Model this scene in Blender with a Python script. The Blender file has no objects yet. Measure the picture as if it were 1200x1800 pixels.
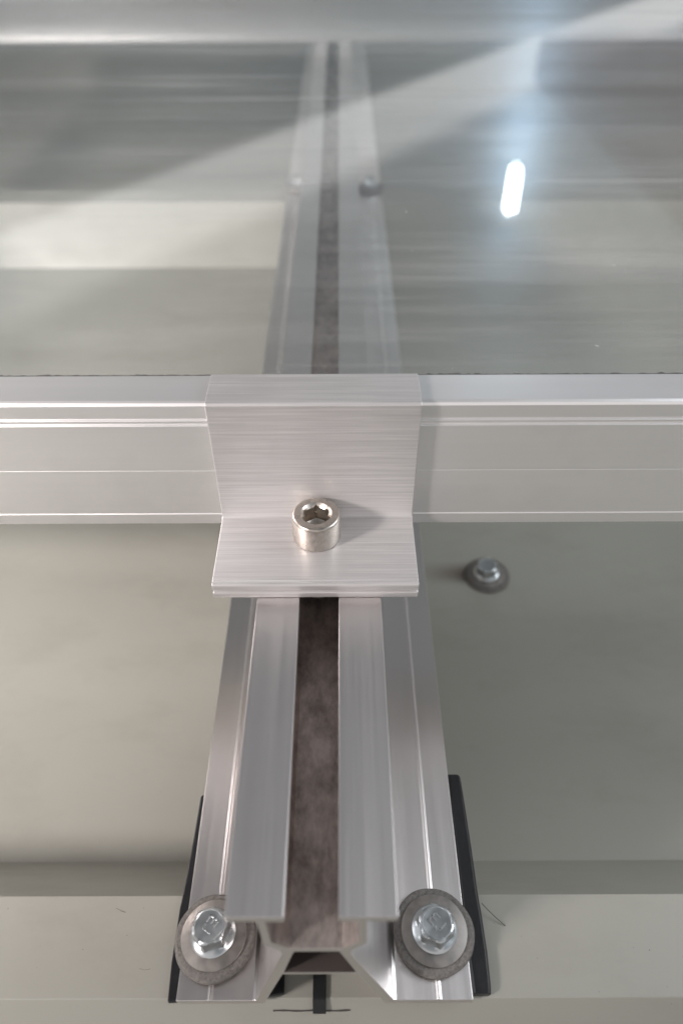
import bpy, bmesh, math, random
from mathutils import Vector, Matrix
random.seed(7)
S = 0.001                       # everything below is written in millimetres
scn = bpy.context.scene
C = scn.collection

# ------------------------------------------------------------------ camera
cam_d = bpy.data.cameras.new('camera'); cam = bpy.data.objects.new('camera', cam_d); C.objects.link(cam)
scn.camera = cam
cam_d.sensor_fit = 'VERTICAL'; cam_d.sensor_height = 36.0; cam_d.lens = 1268.9/1800*36
cam_d.clip_start = 0.005; cam_d.clip_end = 60
pitch, roll = 0.766, -0.004
F_ = Vector((0, math.cos(pitch), -math.sin(pitch))); R_ = Vector((1, 0, 0)); U_ = R_.cross(F_)
R2 = math.cos(roll)*R_+math.sin(roll)*U_; U2 = -math.sin(roll)*R_+math.cos(roll)*U_
M = Matrix((R2, U2, -F_)).transposed().to_4x4(); M.translation = Vector((5.58, 0, 198.2))*S
cam.matrix_world = M
cam_d.dof.use_dof = True; cam_d.dof.focus_distance = 0.183; cam_d.dof.aperture_fstop = 9.5

# ------------------------------------------------------------------ world (the room's ceiling light as an environment, with added glows)
w = bpy.data.worlds.new('World'); scn.world = w; w.use_nodes = True
nt = w.node_tree; N = nt.nodes; L = nt.links; N.clear()
def wm(op, a, b=None, c=None, clamp=False):
    n = N.new('ShaderNodeMath'); n.operation = op; n.use_clamp = clamp
    for i, v in enumerate((a, b, c)):
        if v is None: continue
        if isinstance(v, (int, float)): n.inputs[i].default_value = v
        else: L.new(v, n.inputs[i])
    return n.outputs[0]
tc = N.new('ShaderNodeTexCoord'); sp = N.new('ShaderNodeSeparateXYZ'); L.new(tc.outputs['Generated'], sp.inputs[0])
zc = wm('MAXIMUM', sp.outputs[2], 0.03)
u = wm('DIVIDE', sp.outputs[0], zc); v = wm('DIVIDE', sp.outputs[1], zc)
def sstep(x, a, b):
    n = N.new('ShaderNodeMapRange'); n.interpolation_type = 'SMOOTHSTEP'
    L.new(x, n.inputs[0]); n.inputs[1].default_value = a; n.inputs[2].default_value = b
    return n.outputs[0]
dA = wm('SUBTRACT', v, wm('MULTIPLY', u, 1.245))
def mixc(f, a, b):
    n = N.new('ShaderNodeMix'); n.data_type = 'RGBA'
    L.new(f, n.inputs[0])
    for i, x in ((6, a), (7, b)):
        if isinstance(x, tuple): n.inputs[i].default_value = (*x, 1)
        else: L.new(x, n.inputs[i])
    return n.outputs[2]
wy = sstep(sp.outputs[1], -0.9, 0.9)
base = mixc(wy, (.46, .46, .46), (.27, .275, .285))               # room behind the viewer is brighter
base = mixc(sstep(sp.outputs[0], -.25, .8), base, (.48, .52, .56))
base = mixc(wm('MULTIPLY', sstep(sp.outputs[2], .80, .97), .75), base, (.20, .20, .20))   # viewer and phone overhead
lowb = wm('MULTIPLY', wm('SUBTRACT', 1, sstep(sp.outputs[1], -.75, -.2)), wm('SUBTRACT', 1, sstep(sp.outputs[2], .25, .60)))
base = mixc(lowb, base, (1.08, 1.03, 1.01))          # added glow low behind the viewer, brightens upright faces
sidef = wm('MULTIPLY', wm('MULTIPLY', sstep(sp.outputs[1], .10, .30), wm('SUBTRACT', 1, sstep(sp.outputs[2], .35, .60))), sstep(wm('ABSOLUTE', sp.outputs[0]), .48, .62))
base = mixc(sidef, base, (1.25, 1.28, 1.32))          # added glow at both sides, out of view, lifts the rear rib slopes
band = mixc(sstep(dA, 2.74, 3.06), base, (1.65, 1.62, 1.57))    # pale ceiling strip
band = mixc(sstep(dA, 3.72, 3.90), band, (.115, .115, .085))      # dark ceiling past it
fwd = wm('MULTIPLY', sstep(sp.outputs[1], 0.3, 0.5), sstep(sp.outputs[2], 0.05, 0.12))
col = mixc(fwd, base, band)
az = wm('DIVIDE', u, wm('MAXIMUM', v, .05))
pr = wm('MULTIPLY', wm('MULTIPLY', sstep(az, .231, .243), sstep(wm('ADD', v, wm('MULTIPLY', u, 14.7)), 18.8, 19.7)), wm('SUBTRACT', 1, sstep(v, 5.2, 5.8)))
col = mixc(wm('MULTIPLY', wm('MULTIPLY', pr, fwd), 0.9), col, (.13, .065, .05))
col = mixc(wm('MULTIPLY', wm('MULTIPLY', sstep(sp.outputs[1], .45, .65), wm('MULTIPLY', wm('SUBTRACT', 1, sstep(dA, 2.6, 2.9)), wm('SUBTRACT', 1, sstep(sp.outputs[0], .10, .40)))), .6), col, (.13, .135, .14))
gr = sstep(sp.outputs[2], -0.1, 0.02)
col = mixc(gr, (.10, .10, .10), col)
bg = N.new('ShaderNodeBackground'); L.new(col, bg.inputs[0]); bg.inputs[1].default_value = 0.75
ow = N.new('ShaderNodeOutputWorld'); L.new(bg.outputs[0], ow.inputs[0])

# ------------------------------------------------------------------ lamps
def area(name, loc, target, size, watts, color, size_y=None):
    d = bpy.data.lights.new(name, 'AREA'); d.energy = watts; d.color = color; d.size = size*S
    if size_y: d.shape = 'RECTANGLE'; d.size_y = size_y*S
    o = bpy.data.objects.new(name, d); C.objects.link(o)
    o.location = Vector(loc)*S
    o.rotation_euler = (Vector(target)-Vector(loc)).to_track_quat('-Z', 'Y').to_euler()
    return o
key = area('key_light', (-600, -230, 440), (-110, 420, 10), 120, 2.15, (1.0, .925, .905))
key.data.spread = math.radians(62)
area('added_fill', (700, 170, 560), (60, 120, 0), 430, 4.0, (.92, .96, 1.0))  # added soft fill from the right, lightens the rail's shadow side
scn.view_settings.view_transform = 'Standard'; scn.view_settings.look = 'None'
scn.view_settings.gamma = 1; scn.view_settings.use_curve_mapping = False
scn.view_settings.exposure = 0.0

# ------------------------------------------------------------------ materials
class MT:
    def __init__(s, name):
        s.m = bpy.data.materials.new(name); s.m.use_nodes = True
        s.t = s.m.node_tree; s.N = s.t.nodes; s.L = s.t.links
        s.b = s.N['Principled BSDF']; s.tc = s.N.new('ShaderNodeTexCoord')
    def set(s, **k):
        for a, v in k.items():
            a = a.replace('_', ' ')
            if isinstance(v, tuple): v = (*v, 1) if len(v) == 3 else v
            s.b.inputs[a].default_value = v
    def noise(s, scale, detail=4, stretch=(1, 1, 1), rough=.5, off=(0, 0, 0)):
        mp = s.N.new('ShaderNodeMapping'); mp.inputs['Scale'].default_value = stretch; mp.inputs['Location'].default_value = off
        s.L.new(s.tc.outputs['Object'], mp.inputs[0])
        n = s.N.new('ShaderNodeTexNoise'); n.inputs['Scale'].default_value = scale; n.inputs['Detail'].default_value = detail
        n.inputs['Roughness'].default_value = rough
        s.L.new(mp.outputs[0], n.inputs[0]); return n.outputs[0]
    def ramp(s, f, a, b, ca, cb):
        r = s.N.new('ShaderNodeMapRange'); r.inputs[1].default_value = a; r.inputs[2].default_value = b
        r.inputs[3].default_value = ca; r.inputs[4].default_value = cb; s.L.new(f, r.inputs[0]); return r.outputs[0]
    def mix(s, f, a, b, mode='MIX'):
        n = s.N.new('ShaderNodeMix'); n.data_type = 'RGBA'; n.blend_type = mode
        if isinstance(f, (int, float)): n.inputs[0].default_value = f
        else: s.L.new(f, n.inputs[0])
        for i, x in ((6, a), (7, b)):
            if isinstance(x, tuple): n.inputs[i].default_value = (*x, 1)
            else: s.L.new(x, n.inputs[i])
        return n.outputs[2]
    def math(s, op, a, b):
        n = s.N.new('ShaderNodeMath'); n.operation = op
        for i, x in ((0, a), (1, b)):
            if isinstance(x, (int, float)): n.inputs[i].default_value = x
            else: s.L.new(x, n.inputs[i])
        return n.outputs[0]
    def bump(s, h, strength=.2, dist=.0001):
        b = s.N.new('ShaderNodeBump'); b.inputs['Strength'].default_value = strength; b.inputs['Distance'].default_value = dist
        s.L.new(h, b.inputs['Height']); s.L.new(b.outputs[0], s.b.inputs['Normal'])
    def tangent(s, vec):
        c = s.N.new('ShaderNodeCombineXYZ')
        for i in range(3): c.inputs[i].default_value = vec[i]
        s.L.new(c.outputs[0], s.b.inputs['Tangent'])

def alu(name, col, rough, axis, aniso=.6, streak=.10, lines=900, bumps=.15, spots=.06, met=1.0):
    m = MT(name); m.set(Metallic=met, Anisotropic=aniso)
    st = {'x': (.02, 1, 1), 'y': (1, .012, 1)}[axis]
    n1 = m.noise(lines, 5, st, .65); n2 = m.noise(55, 5, (1, 1, 1), .6); n3 = m.noise(lines*2.7, 3, st, .6)
    d = tuple(c*(1-streak*2.2) for c in col)
    c1 = m.mix(m.ramp(n1, .35, .68, 0, 1), d, col)
    c2 = m.mix(m.ramp(n2, .50, .72, 0, spots*6), c1, tuple(c*.80 for c in col))
    m.L.new(c2, m.b.inputs['Base Color'])
    m.L.new(m.ramp(m.math('ADD', n1, n3), .7, 1.3, rough-.03, rough+.04), m.b.inputs['Roughness'])
    if bumps: m.bump(m.math('ADD', n1, n3), bumps, .00004)
    m.tangent((1, 0, 0) if axis == 'y' else (0, 1, 1))
    return m.m
M_rail = alu('rail_aluminium', (.76, .725, .715), .33, 'y', .6, .010, 420, 0, .04, met=1.0)
M_frame = alu('anodised_frame_aluminium', (.95, .935, .93), .36, 'x', .1, .008, 600, 0, .03, met=.85)
M_clamp = alu('sawn_clamp_aluminium', (.73, .706, .70), .44, 'x', .4, .10, 1700, .22, .09, met=.68)
def metal(name, col, rough, sc=300, var=.12, bumps=.15):
    m = MT(name); m.set(Metallic=1.0)
    n = m.noise(sc, 5); m.L.new(m.mix(m.ramp(n, .35, .7, 0, 1), tuple(c*(1-var*2) for c in col), col), m.b.inputs['Base Color'])
    m.L.new(m.ramp(n, .3, .7, rough-.05, rough+.1), m.b.inputs['Roughness']); m.bump(n, bumps, .00005)
    return m.m
M_bolt = metal('stainless_bolt', (.58, .53, .48), .30, 700, .08, .15)
M_zinc = metal('zinc_plated_screw', (.60, .63, .645), .30, 350, .08, .06)
M_stamp = metal('raised_stamp_edge', (.93, .94, .95), .22, 350, .02, .0)  # letters brighter than the screw zinc, their highlight put into the colour
M_washer = metal('dull_steel_washer', (.36, .335, .315), .48, 350, .14, .25)
# dirty slot floor
m = MT('grimy_slot_aluminium'); m.set(Metallic=.75)
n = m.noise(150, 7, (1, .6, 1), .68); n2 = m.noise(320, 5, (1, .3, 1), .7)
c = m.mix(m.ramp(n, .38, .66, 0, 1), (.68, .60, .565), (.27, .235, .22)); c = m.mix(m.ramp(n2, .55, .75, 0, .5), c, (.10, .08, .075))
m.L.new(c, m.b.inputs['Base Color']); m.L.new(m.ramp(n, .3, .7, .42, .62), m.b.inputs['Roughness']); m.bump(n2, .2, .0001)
M_slot = m.m
m = MT('shade_dark_cavity_aluminium'); m.set(Metallic=.3, Roughness=.6)
m.L.new(m.mix(m.noise(120, 5), (.05, .04, .036), (.13, .105, .095)), m.b.inputs['Base Color']); M_cav = m.m  # shade inside the hollow rail put into the base colour
# rubber
def rubber(name, col, rough, sc, bumps, var=.3):
    m = MT(name); n = m.noise(sc, 6, (1, 1, 1), .7)
    m.L.new(m.mix(m.ramp(n, .3, .7, 0, 1), tuple(c*(1-var) for c in col), tuple(c*(1+var) for c in col)), m.b.inputs['Base Color'])
    m.set(Roughness=rough, Specular_IOR_Level=.5); m.bump(n, bumps, .0003); return m.m
M_epdm = rubber('weathered_grey_rubber', (.165, .152, .140), .75, 1500, .9, .45)
M_black = rubber('black_rubber', (.010, .010, .012), .38, 400, .25)
# roof paint
m = MT('beige_coated_steel'); m.set(Roughness=.42, Specular_IOR_Level=.45, Coat_Weight=.12, Coat_Roughness=.25)
n = m.noise(9, 4, (1, 1, 1)); n2 = m.noise(45, 6, (.5, 1, 1), .65); n3 = m.noise(600, 2); n4 = m.noise(160, 3, (.25, 1, 1), .5, (3, 2, 1))
c = m.mix(m.ramp(n, .3, .7, 0, 1), (.335, .326, .288), (.365, .356, .314))
c = m.mix(m.ramp(n2, .50, .75, 0, .55), c, (.285, .275, .235))
c = m.mix(m.ramp(n4, .74, .78, 0, .3), c, (.27, .25, .21))
n5 = m.noise(1300, 2, (1, 1, 1), .5, (9, 4, 2))
c = m.mix(m.ramp(n5, .755, .775, 0, .75), c, (.12, .105, .09))
# drag stain to the left of the roof screw (a rust-brown smear with a shape of its own)
spx = m.N.new('ShaderNodeSeparateXYZ'); m.L.new(m.tc.outputs['Object'], spx.inputs[0])
X, Y = spx.outputs[0], spx.outputs[1]
dy = m.math('ABSOLUTE', m.math('SUBTRACT', Y, .2085), 0)
sx = m.math('MULTIPLY', m.ramp(X, .036, .058, 0, 1), m.ramp(X, .066, .080, 1, 0))
sm = m.math('MULTIPLY', sx, m.ramp(m.math('ADD', dy, m.math('MULTIPLY', n2, .004)), .003, .0095, 1, 0))
c = m.mix(m.math('MULTIPLY', sm, .9), c, (.14, .10, .078))
m.L.new(c, m.b.inputs['Base Color']); m.L.new(m.ramp(n2, .3, .7, .36, .5), m.b.inputs['Roughness']); m.bump(n3, .06, .0001)
M_roof = m.m
m = MT('graphite_mark'); m.set(Base_Color=(.05, .045, .04), Roughness=.6); m.L.new(m.mix(m.noise(900), (.03, .028, .025), (.10, .09, .08)), m.b.inputs['Base Color']); M_mark = m.m
m = MT('seal_grime'); m.set(Roughness=.8); m.L.new(m.mix(m.noise(500), (.03, .03, .03), (.16, .155, .15)), m.b.inputs['Base Color']); M_seal = m.m
m = MT('lamp_housing_white'); m.set(Roughness=.5); m.L.new(m.mix(m.noise(20), (.7, .7, .7), (.78, .78, .78)), m.b.inputs['Base Color']); M_hous = m.m
m = MT('lit_tube'); m.set(Base_Color=(.8, .8, .8), Emission_Color=(.80, .93, 1.0), Emission_Strength=115.0); M_tube = m.m
# glass: real Fresnel reflection, a faint rough lobe from wiping film, streaks and dust
m = MT('smeared_glass'); N2, L2 = m.N, m.L
geo = N2.new('ShaderNodeNewGeometry'); ior = m.ramp(geo.outputs['Backfacing'], 0, 1, 1.5, 1/1.5)
fr = N2.new('ShaderNodeFresnel'); L2.new(ior, fr.inputs[0])
tr = N2.new('ShaderNodeBsdfTransparent'); tr.inputs[0].default_value = (.975, .985, .98, 1)
wav = m.noise(9, 3, (.5, 1, 1)); bp = N2.new('ShaderNodeBump'); bp.inputs['Strength'].default_value = .05; bp.inputs['Distance'].default_value = .001; L2.new(wav, bp.inputs['Height'])
g1 = N2.new('ShaderNodeBsdfGlossy'); g1.inputs['Roughness'].default_value = .03; L2.new(bp.outputs[0], g1.inputs['Normal'])
g2 = N2.new('ShaderNodeBsdfGlossy'); g2.inputs['Roughness'].default_value = .27; g2.inputs[0].default_value = (.62, .80, 1, 1)
mg = N2.new('ShaderNodeMixShader')
st = m.noise(60, 6, (.07, 1, 1), .7); st2 = m.noise(16, 4, (.25, 1, 1), .6, (5, 1, 0))
L2.new(m.math('MULTIPLY', m.ramp(st, .35, .7, .6, 1.3), .42), mg.inputs[0]); L2.new(g1.outputs[0], mg.inputs[1]); L2.new(g2.outputs[0], mg.inputs[2])
mx = N2.new('ShaderNodeMixShader'); L2.new(fr.outputs[0], mx.inputs[0]); L2.new(tr.outputs[0], mx.inputs[1]); L2.new(mg.outputs[0], mx.inputs[2])
df = N2.new('ShaderNodeBsdfDiffuse'); df.inputs[0].default_value = (.75, .73, .70, 1)
dust = m.ramp(m.noise(260, 2, (1, 1, 1), .5, (2, 7, 0)), .76, .79, 0, .4)
film = m.math('ADD', m.math('MULTIPLY', m.ramp(st, .50, .72, 0, .16), m.ramp(st2, .40, .62, .15, 1)), m.ramp(st2, .3, .7, .018, .045))
mf = N2.new('ShaderNodeMixShader'); L2.new(m.math('ADD', film, dust), mf.inputs[0]); L2.new(mx.outputs[0], mf.inputs[1]); L2.new(df.outputs[0], mf.inputs[2])
L2.new(mf.outputs[0], N2['Material Output'].inputs[0])
M_glass = m.m

# ------------------------------------------------------------------ mesh helpers
def link(name, bm, mat, parent=None, bevel=0, seg=2, smooth=True, loc=(0, 0, 0), mats=None):
    bmesh.ops.recalc_face_normals(bm, faces=bm.faces)
    for vtx in bm.verts: vtx.co *= S
    me = bpy.data.meshes.new(name); bm.to_mesh(me); bm.free()
    for mm in (mats or [mat]): me.materials.append(mm)
    o = bpy.data.objects.new(name, me); C.objects.link(o); o.location = Vector(loc)*S
    if parent: o.parent = parent
    if bevel:
        b = o.modifiers.new('bevel', 'BEVEL'); b.width = bevel*S; b.segments = seg; b.limit_method = 'ANGLE'; b.angle_limit = math.radians(25)
        b.harden_normals = True
    if smooth:
        for p in me.polygons: p.use_smooth = True
        me.update()
        try: me.set_sharp_from_angle(angle=math.radians(35))
        except Exception: pass
    return o
def tag(o, label=None, cat=None, group=None, kind=None):
    for k, val in (('label', label), ('category', cat), ('group', group), ('kind', kind)):
        if val: o[k] = val
    return o
def empty(name, loc, label, cat, group=None, rz=0):
    o = bpy.data.objects.new(name, None); C.objects.link(o); o.location = Vector(loc)*S; o.rotation_euler = (0, 0, rz); o.empty_display_size = .01
    return tag(o, label, cat, group)
def extrude(prof, axis, a, b, bm=None, cuts=1, fn=None, holes=()):
    """closed 2-D profile pushed along an axis; prof points are (other horizontal, z)"""
    bm = bm or bmesh.new(); rings = []
    for i in range(cuts+1):
        t = a+(b-a)*i/cuts
        rings.append([bm.verts.new((p[0], t, p[1]) if axis == 'y' else (t, p[0], p[1])) for p in prof])
    n = len(prof)
    for r0, r1 in zip(rings, rings[1:]):
        for k in range(n): bm.faces.new((r0[k], r0[(k+1) % n], r1[(k+1) % n], r1[k]))
    for r in (rings[0], rings[-1]):
        bm.faces.new(r)
    return bm
def box(bm, x0, x1, y0, y1, z0, z1):
    vs = [bm.verts.new((x, y, z)) for z in (z0, z1) for y in (y0, y1) for x in (x0, x1)]
    for f in ((0, 1, 3, 2), (4, 5, 7, 6), (0, 1, 5, 4), (2, 3, 7, 6), (0, 2, 6, 4), (1, 3, 7, 5)): bm.faces.new([vs[i] for i in f])
    return bm
def hexr(flat, rot):                     # radius of a hexagon (half across flats) at angle a
    return lambda a: flat/math.cos(((a-rot) % (math.pi/3))-math.pi/6)
def lathe(rings, n=96, cap0=True, cap1=True):
    bm = bmesh.new(); R = []
    for r, z in rings:
        rr = []
        for i in range(n):
            a = 2*math.pi*i/n; q = r(a) if callable(r) else r
            zz = z(a) if callable(z) else z
            rr.append(bm.verts.new((q*math.cos(a), q*math.sin(a), zz)))
        R.append(rr)
    for r0, r1 in zip(R, R[1:]):
        for k in range(n): bm.faces.new((r0[k], r0[(k+1) % n], r1[(k+1) % n], r1[k]))
    if cap0: bm.faces.new(R[0])
    if cap1: bm.faces.new(R[-1])
    return bm

# ------------------------------------------------------------------ roof
XR = 1100
prof = [(-420, -40)]
for k in range(-1, 3):
    o_ = 488*k
    if k == -1: prof = [(-420, -40), (-300, -40), (-296, -39), (-244, -39), (-240, -40)]
    else: prof += [(o_+19, -40), (o_+43, -1.5), (o_+65.5, -1.5), (o_+88, -40), (o_+148, -40), (o_+151, -39.1), (o_+203, -39.1), (o_+206, -40),
                   (o_+300, -40), (o_+303, -39.1), (o_+358, -39.1), (o_+361, -40)]
i_ = max(i for i, q in enumerate(prof) if q[1] > -5); prof = prof[:i_]+[(1040, -1.5), (1043, -4)]      # the sheet ends behind its third rib
prof = prof+[(y, z-.7) for y, z in reversed(prof)]
bm = extrude(prof, 'x', -XR, XR)
fb = bmesh.new(); box(fb, -3500, 3500, -2500, 6000, -760, -750)
m = MT('dark_floor'); m.set(Roughness=.6); m.L.new(m.mix(m.noise(4, 6), (.035, .035, .033), (.06, .058, .054)), m.b.inputs['Base Color'])
tag(link('floor', fb, m.m, smooth=False), kind='structure')
roof = tag(link('roof', bm, M_roof, bevel=1.1, seg=3), kind='structure')
# marker line and scratches on the near slope of the roof rib (children of the roof)
def slope_mark(pts, wd, name='pen_mark'):
    bm = bmesh.new(); sl = (-1.5+40)/(43-19)
    zf = lambda y: (-1.5-(43-y)*sl) if y < 43 else -1.5
    nrm = Vector((0, -sl, 1)).normalized()*.12
    prev = None
    for i, (x, y) in enumerate(pts):
        ww = wd*(.6+.6*random.random())
        a = bm.verts.new((x, y-ww/2*.53, zf(y-ww/2*.53)+.12)); b = bm.verts.new((x, y+ww/2*.53, zf(y+ww/2*.53)+.12))
        if y < 43:
            a.co += Vector((0, -.10, 0)); b.co += Vector((0, -.10, 0))
        if prev: bm.faces.new((prev[0], a, b, prev[1]))
        prev = (a, b)
    return link(name, bm, M_mark, roof)
slope_mark([(-11+i*1.3, 41.2+.05*math.sin(i)) for i in range(15)], .5)
slope_mark([(-52, 62.6), (-50.5, 61.9), (-49.4, 61.6)], .18)
slope_mark([(-43.5, 49.2), (-42, 48.9), (-40.8, 49.1)], .12)
slope_mark([(-36.0, 52.7), (-35.5, 52.5), (-35.0, 52.8)], .4)

# ------------------------------------------------------------------ mounting rail
half = [(4.8, 60), (15.2, 60), (15.2, 58.9), (14.6, 57.8), (9.8, 57.8), (9.8, 45.2), (6.9, 40.6), (6.7, 38), (15.7, 2.9), (16.5, 2.5), (25.75, 2.5), (26.1, 2.85), (26.5, 2.85), (26.85, 2.5), (34.1, 2.5), (34.1, 0)]
inner = [(14.0, 0), (5.9, 31)]
right = [(4.8, 57.6)]+half
# outer contour, open slot on top, closed waist; the hollow legs are a separate lower opening
slot = [(8.2, 57.6), (8.2, 45.8), (5.2, 41.9)]
P = []
P += [(-x, z) for x, z in reversed(slot)][:0]
cont = [(5.2, 41.9), (8.2, 45.8), (8.2, 57.6), (4.8, 57.6)]+half+[(14.0, 0), (7.85, 24.2), (-7.85, 24.2), (-14.0, 0)]
cont += [(-x, z) for x, z in reversed(half)]+[(-4.8, 57.6), (-8.2, 57.6), (-8.2, 45.8), (-5.2, 41.9)]
shear = lambda p: (p[0]+1.3*(60-p[1])/60, p[1])
# the closed cavity between slot floor and cross web is cut with its own loop
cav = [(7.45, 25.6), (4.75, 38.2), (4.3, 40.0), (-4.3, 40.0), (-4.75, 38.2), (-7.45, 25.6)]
def rail_mesh(y0, y1):
    bm = bmesh.new()
    def ring(pts, y): return [bm.verts.new((shear(p)[0], y, p[1])) for p in pts]
    e = []
    for pts in (cont, cav):
        a, b = ring(pts, y0), ring(pts, y1)
        for k in range(len(pts)):
            k2 = (k+1) % len(pts)
            f = bm.faces.new((a[k], a[k2], b[k2], b[k]))
            zs = [pts[k], pts[k2]]
            if pts is cont and all(abs(q[0]) <= 8.21 and 41 < q[1] < 57.7 for q in zs): f.material_index = 1
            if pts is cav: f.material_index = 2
        e.append((a, b))
    for side in (0, 1):
        edges = []
        for pts in e:
            r = pts[side]
            for k in range(len(r)): edges.append(bm.edges.get((r[k], r[(k+1) % len(r)])))
        bmesh.ops.triangle_fill(bm, use_beauty=True, use_dissolve=False, edges=edges)
    return bm
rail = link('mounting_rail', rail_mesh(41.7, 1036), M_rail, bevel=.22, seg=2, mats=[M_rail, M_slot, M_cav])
tag(rail, 'long slotted aluminium mounting rail with flat wings screwed across the roof rib', 'rail')

# ------------------------------------------------------------------ black rubber strips under the rail
def pad(outline, z0, z1, name, label):
    bm = bmesh.new()
    a = [bm.verts.new((x, y, z0)) for x, y in outline]; b = [bm.verts.new((x, y, z1)) for x, y in outline]
    n = len(outline)
    for k in range(n): bm.faces.new((a[k], a[(k+1) % n], b[(k+1) % n], b[k]))
    bm.faces.new(a); bm.faces.new(b)
    o = link(name, bm, M_black, bevel=.5, seg=3)
    return tag(o, label, 'rubber strip', 'black rubber strips under the mounting rail')
pad([(-35.3, 42.0), (-35.7, 50), (-35.6, 62), (-35.0, 70), (-34.5, 84), (-34.3, 91.0), (-33.8, 91.5), (-30, 91.5), (-9.0, 91.5), (-8.3, 43.6), (-14, 42.9), (-31.2, 42.2)], -1.45, -.06, 'rubber_strip', 'black rubber strip under the left wing of the rail, a thin edge of it showing')
# the right strip bulges out and stands a little proud beside the wing
bm = bmesh.new()
secs = [(43.3, 36.0, 40.0), (45, 35.9, 40.2), (52, 35.7, 40.4), (60, 35.6, 40.2), (66, 35.6, 39.9), (76, 35.6, 39.8), (88, 35.6, 39.5), (96, 35.8, 39.2), (96.8, 36.2, 38.9)]
pr_ = None
for i, (y, x0, x1) in enumerate(secs):
    d = 1.0 if i not in (0, len(secs)-1) else .7
    if y > 60: x0 = 34.0+(x0-35.6)
    z0 = -1.45; pts = [(28 if y < 70 else 30, -1.45), (x1-.3, -1.45), (x1, -.9), (x1, .3*d), (x1-.6, 1.0*d), (max(x0, 35.6)+.5, 1.1*d), (35.45, .5*d), (35.3, -.06), (28 if y < 70 else 30, -.06)]
    r = [bm.verts.new((px, y, pz)) for px, pz in pts]
    if pr_:
        for k in range(len(r)): bm.faces.new((pr_[k], pr_[(k+1) % len(r)], r[(k+1) % len(r)], r[k]))
    else: bm.faces.new(r)
    pr_ = r
bm.faces.new(pr_)
tag(link('rubber_strip', bm, M_black, bevel=.15), 'glossy black rubber strip bulging out along the right wing of the rail', 'rubber strip', 'black rubber strips under the mounting rail')
# narrow tab folded over the rib edge in the rail's opening
bm = bmesh.new()
sec = [(74, -1.38, -.55), (43.3, -1.38, -.55), (42.5, -1.7, -.75), (41.0, -4.1, -3.4)]
pr_ = None
for y, z0, z1 in sec:
    x0, x1 = -1.6, 1.5
    r = [bm.verts.new(q) for q in ((x0, y, z0), (x1, y, z0), (x1, y, z1), (x0, y, z1))]
    if pr_:
        for k in range(4): bm.faces.new((pr_[k], pr_[(k+1) % 4], r[(k+1) % 4], r[k]))
    else: bm.faces.new(r)
    pr_ = r
bm.faces.new(pr_)
for vtx in bm.verts:
    if vtx.co.y < 42: vtx.co.y -= .6
tag(link('rubber_strip', bm, M_black, bevel=.15), 'narrow black rubber tab in the rail opening folded over the roof rib edge', 'rubber strip', 'black rubber strips under the mounting rail')

# ------------------------------------------------------------------ self-drilling screws
def glyph(mat, parent, offs, rz, z, k=1.0):
    """two raised letters, E and J, made of short bars on the screw head"""
    bm = bmesh.new()
    def bar(x0, y0, x1, y1, w=.42):
        a_, b_ = Vector((x0, y0, 0))*k, Vector((x1, y1, 0))*k; d = (b_-a_).normalized(); sd = Vector((-d.y, d.x, 0))*w/2*k; a_ -= d*w*.5*k; b_ += d*w*.5*k
        lo = [bm.verts.new(q) for q in (a_-sd, b_-sd, b_+sd, a_+sd)]; hi = [bm.verts.new(q+Vector((0, 0, .36))) for q in (a_-sd*.7, b_-sd*.7, b_+sd*.7, a_+sd*.7)]
        for i in range(4): bm.faces.new((lo[i], lo[(i+1) % 4], hi[(i+1) % 4], hi[i]))
        bm.faces.new(hi); bm.faces.new(lo)
    bar(-1.55, -1, -1.55, 1); bar(-1.5, 1, -.4, 1); bar(-1.5, 0, -.6, 0); bar(-1.5, -1, -.4, -1)
    bar(1.2, 1, 1.2, -.55); bar(1.2, -.55, .85, -1); bar(.85, -1, .45, -.85)
    o = link('marking', bm, mat, parent, loc=(offs[0], offs[1], z)); o.rotation_euler = (0, 0, rz); return o
def screw(loc, rot, label, cat='screw', group='hex head screws with rubber washers', tilt=(0, 0), txt='EJ', trz=0, wob=0, washer_mat=None):
    t = empty('roofing_screw', loc, label, cat, group)
    t.rotation_euler = (tilt[0], tilt[1], 0)
    rb = lambda R: (lambda a: R*(1+.008*math.sin(3*a+wob)+.006*math.sin(7*a)))
    bm = lathe([(rb(9.2), 0), (rb(9.75), .5), (rb(9.85), 1.2), (rb(9.6), 1.9), (rb(9.0), 2.35), (rb(7.6), 2.4)], 96)
    link('rubber_washer', bm, M_epdm, t)
    bm = lathe([(7.7, 2.42), (7.95, 2.5), (8.0, 2.75), (7.9, 2.95), (7.2, 3.10), (5.2, 3.45), (4.6, 3.5)], 96)
    link('metal_washer', bm, washer_mat or M_washer, t)
    h = hexr(3.95, rot)
    cham = lambda a: min(h(a), 4.25)
    bm = lathe([(5.0, 3.52), (5.35, 3.6), (5.45, 3.85), (5.25, 4.15), (4.75, 4.45), (lambda a: h(a)+.12, 4.75), (h, 5.0), (h, 8.0), (cham, 8.35), (lambda a: min(h(a), 4.0)-.25, 8.72), (3.45, 8.75), (3.35, 8.62), (3.1, 8.58)], 96)
    hd = link('hex_head', bm, M_zinc, t)
    if txt: glyph(M_stamp, hd, (.15, .1), trz, 8.5, 1.15)
    return t
screw((-25.2, 54.4, 2.52), math.radians(14), 'hex head screw on the left wing of the rail, two stamped letters on its head', tilt=(math.radians(-3), math.radians(-4)), trz=math.radians(-123), wob=1)
screw((27.4, 55.4, 2.52), math.radians(40), 'hex head screw on the right wing of the rail, beside the bulging black strip', tilt=(math.radians(1), math.radians(1)), trz=math.radians(-50), wob=2)
screw((68.2, 206.1, -40.0), math.radians(10), 'single hex head screw in the flat roof pan with a brown smear beside it', tilt=(math.radians(2), math.radians(-5)), txt='', wob=3)
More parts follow.
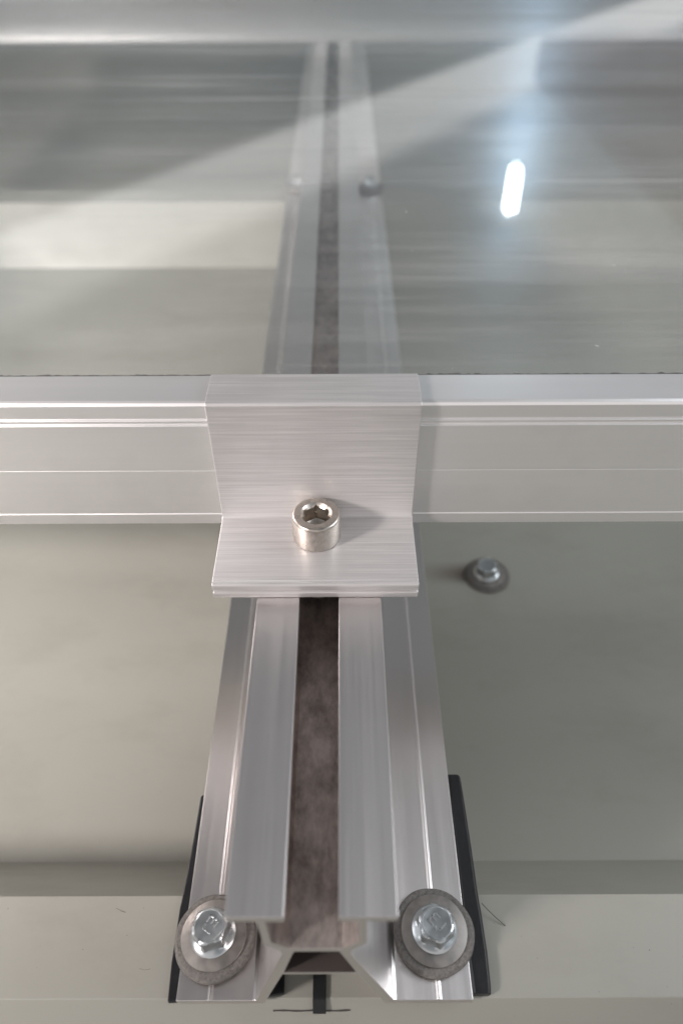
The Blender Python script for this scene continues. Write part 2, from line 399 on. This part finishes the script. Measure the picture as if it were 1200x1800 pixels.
screw((-25.4, 545, 2.52), math.radians(5), 'hex head screw on the rail wing seen through the glass, left of the slot', txt='', wob=4)
screw((27.4, 543, 2.52), math.radians(25), 'hex head screw on the rail wing seen through the glass, right of the slot', txt='', wob=5)

# ------------------------------------------------------------------ framed glass panel
panel = empty('glass_panel', (0, 139.5, 59.9), 'glass panel in a silver aluminium frame lying over the rail, lamp reflected in it', 'glass panel')
PX, PY0, PY1, Z0 = 360, 139.5, 745, 59.9
def fprof():
    return [(0, 0), (0, 3.45), (.2, 3.7), (0, 3.95), (0, 18.7), (.07, 18.85), (0, 19.0), (0, 32.9), (.5, 33.25), (.5, 33.5), (0, 33.85), (0, 34.4), (.5, 34.75), (.5, 35.0), (0, 35.3),
            (0, 38.7), (.35, 39.35), (1.0, 39.7), (11.4, 39.7), (11.8, 39.3), (11.8, 38.0), (2, 37.9), (2, 34.2), (11.8, 34.1), (11.8, 32.9), (1.6, 32.8), (1.6, 1.6), (25, 1.6), (25, 0)]
bm = extrude(fprof(), 'x', -PX, PX); link('frame_bar', bm, M_frame, panel, bevel=.12, seg=2)
far = [(PY1-PY0-y, z) for y, z in fprof()]
bm = extrude(far, 'x', -PX, PX); link('frame_bar', bm, M_frame, panel, bevel=.12, seg=2)
for s in (-1, 1):
    sp_ = [(s*(PX-y), z) for y, z in fprof()]
    bm = extrude(sp_, 'y', 12.2, PY1-PY0-12.2); link('frame_bar', bm, M_frame, panel, bevel=.12, seg=2)
bm = box(bmesh.new(), -PX+3, PX-3, 3, PY1-PY0-3, 34.5, 37.6); link('glass_sheet', bm, M_glass, panel, smooth=False)
# grimy seal where the glass meets the frame
bm = bmesh.new(); pv = None
x = -PX+12
rng = random.Random(3)
while x < PX-12:
    wd = .22+.5*max(0, rng.gauss(.25, .5))*(1 if (x < -26 or x > 26) else .3)
    a = bm.verts.new((x, 11.7, 37.68)); b = bm.verts.new((x, 14.55+wd, 37.70))
    if pv: bm.faces.new((pv[0], a, b, pv[1]))
    pv = (a, b); x += rng.uniform(.5, 1.4)
link('edge_seal', bm, M_seal, panel)

# ------------------------------------------------------------------ end clamp
cp = [(113.3, 60.15), (113.15, 60.9), (113.15, 62.1), (113.9, 62.4), (113.9, 62.9), (113.0, 63.1), (113.0, 64.8), (113.35, 65.3), (113.9, 65.3), (114.15, 64.9), (114.5, 65.3), (134.6, 65.3), (135.9, 65.7), (136.5, 67.0), (136.5, 99.6), (136.35, 100.9), (137.0, 101.4), (148.6, 101.4), (149.4, 101.0), (149.4, 99.75), (139.3, 99.75), (139.3, 60.15)]
bm = extrude(cp, 'x', -25.8, 24.2)
tag(link('end_clamp', bm, M_clamp, bevel=.35, seg=3), 'brushed aluminium step-shaped end clamp bolted on the rail against the panel frame', 'clamp')

# ------------------------------------------------------------------ socket head bolt
bolt = empty('socket_bolt', (-.75, 129.5, 65.35), 'silver socket head cap bolt standing on the foot of the end clamp', 'bolt')
hx = hexr(3.0, math.radians(32)); hx2 = lambda a: hx(a)
rings = [(5.7, 0), (6.05, .25), (6.1, .6), (6.1, 7.0), (6.0, 7.5), (5.75, 7.8), (5.4, 7.9), (3.95, 7.9), (lambda a: max(hx(a), 3.35)+.08, 7.45), (hx, 7.0), (hx, 3.0), (2.2, 2.3), (.2, 2.0)]
hd = link('bolt_head', lathe(rings, 96), M_bolt, bolt)
bm = lathe([(3.9, -20.5), (3.9, -.3), (3.6, -.1)], 48); link('shank', bm, M_bolt, bolt)
bm = box(bmesh.new(), -7.2, 7.2, -6, 9, -17.6, -8.2); link('slot_nut', bm, M_washer, bolt, bevel=.5)  # unseen nut, added to block light coming through the slot from behind
# small illegible stamp dashes on the top rim
bm = bmesh.new()
for k, (a, q) in enumerate(((252, .5), (260, .35), (268, .55), (277, .4), (286, .5), (112, .4), (121, .5), (70, .4))):
    a = math.radians(a); r = 4.75; cx_, cy_ = r*math.cos(a), r*math.sin(a)
    box(bm, cx_-.14, cx_+.14, cy_-q/2, cy_+q/2, 7.85, 8.0)
link('marking', bm, M_bolt, hd)

# ------------------------------------------------------------------ loose thread on the rib
def thread(pts, r, label):
    cu = bpy.data.curves.new('t', 'CURVE'); cu.dimensions = '3D'; cu.bevel_depth = r*S; s = cu.splines.new('NURBS'); s.points.add(len(pts)-1)
    for q, p in zip(s.points, pts): q.co = (*(Vector(p)*S), 1)
    s.use_endpoint_u = True
    t = bpy.data.objects.new('t', cu); C.objects.link(t); bpy.context.view_layer.update()
    me = bpy.data.meshes.new_from_object(t.evaluated_get(bpy.context.evaluated_depsgraph_get())); bpy.data.objects.remove(t)
    me.materials.clear(); me.materials.append(M_mark)
    o = bpy.data.objects.new('loose_thread', me); C.objects.link(o)
    return tag(o, label, 'thread')
thread([(40.5, 62.8, .6), (42, 61.2, .2), (44, 59.6, -.8), (46, 58.2, -1.35)], .09, 'short dark thread sticking out beside the right rubber strip')

# ------------------------------------------------------------------ the room's tube lamp, seen as a reflection in the glass
H = 1200
d2 = Vector((.2335, 1, 0)).normalized(); side = Vector((-d2.y, d2.x, 0))
near, farp = 3530, 4020
lamp = empty('ceiling_lamp', (0, 0, 96+H), 'white glowing tube lamp on the ceiling, seen reflected at the right of the glass', 'lamp')
def capsule(hw, z0, z1, a, b):
    bm = bmesh.new(); pts = []
    for i in range(13): t = math.pi*i/12; pts.append(d2*(b-hw*2.4+hw*2.4*max(0, math.sin(t))**.6)+side*(hw*math.copysign(abs(math.cos(t))**.6, math.cos(t))))
    for i in range(13): t = math.pi*i/12; pts.append(d2*(a+hw*2.4-hw*2.4*max(0, math.sin(t))**.6)-side*(hw*math.copysign(abs(math.cos(t))**.6, math.cos(t))))
    lo = [bm.verts.new((p.x, p.y, z0)) for p in pts]; hi = [bm.verts.new((p.x, p.y, z1)) for p in pts]
    n = len(pts)
    for k in range(n): bm.faces.new((lo[k], lo[(k+1) % n], hi[(k+1) % n], hi[k]))
    bm.faces.new(lo); bm.faces.new(hi); return bm
link('tube', capsule(25, 0, 40, near, farp), M_tube, lamp, smooth=False)
link('housing', capsule(30, 41, 75, near-10, farp+10), M_hous, lamp, smooth=False)
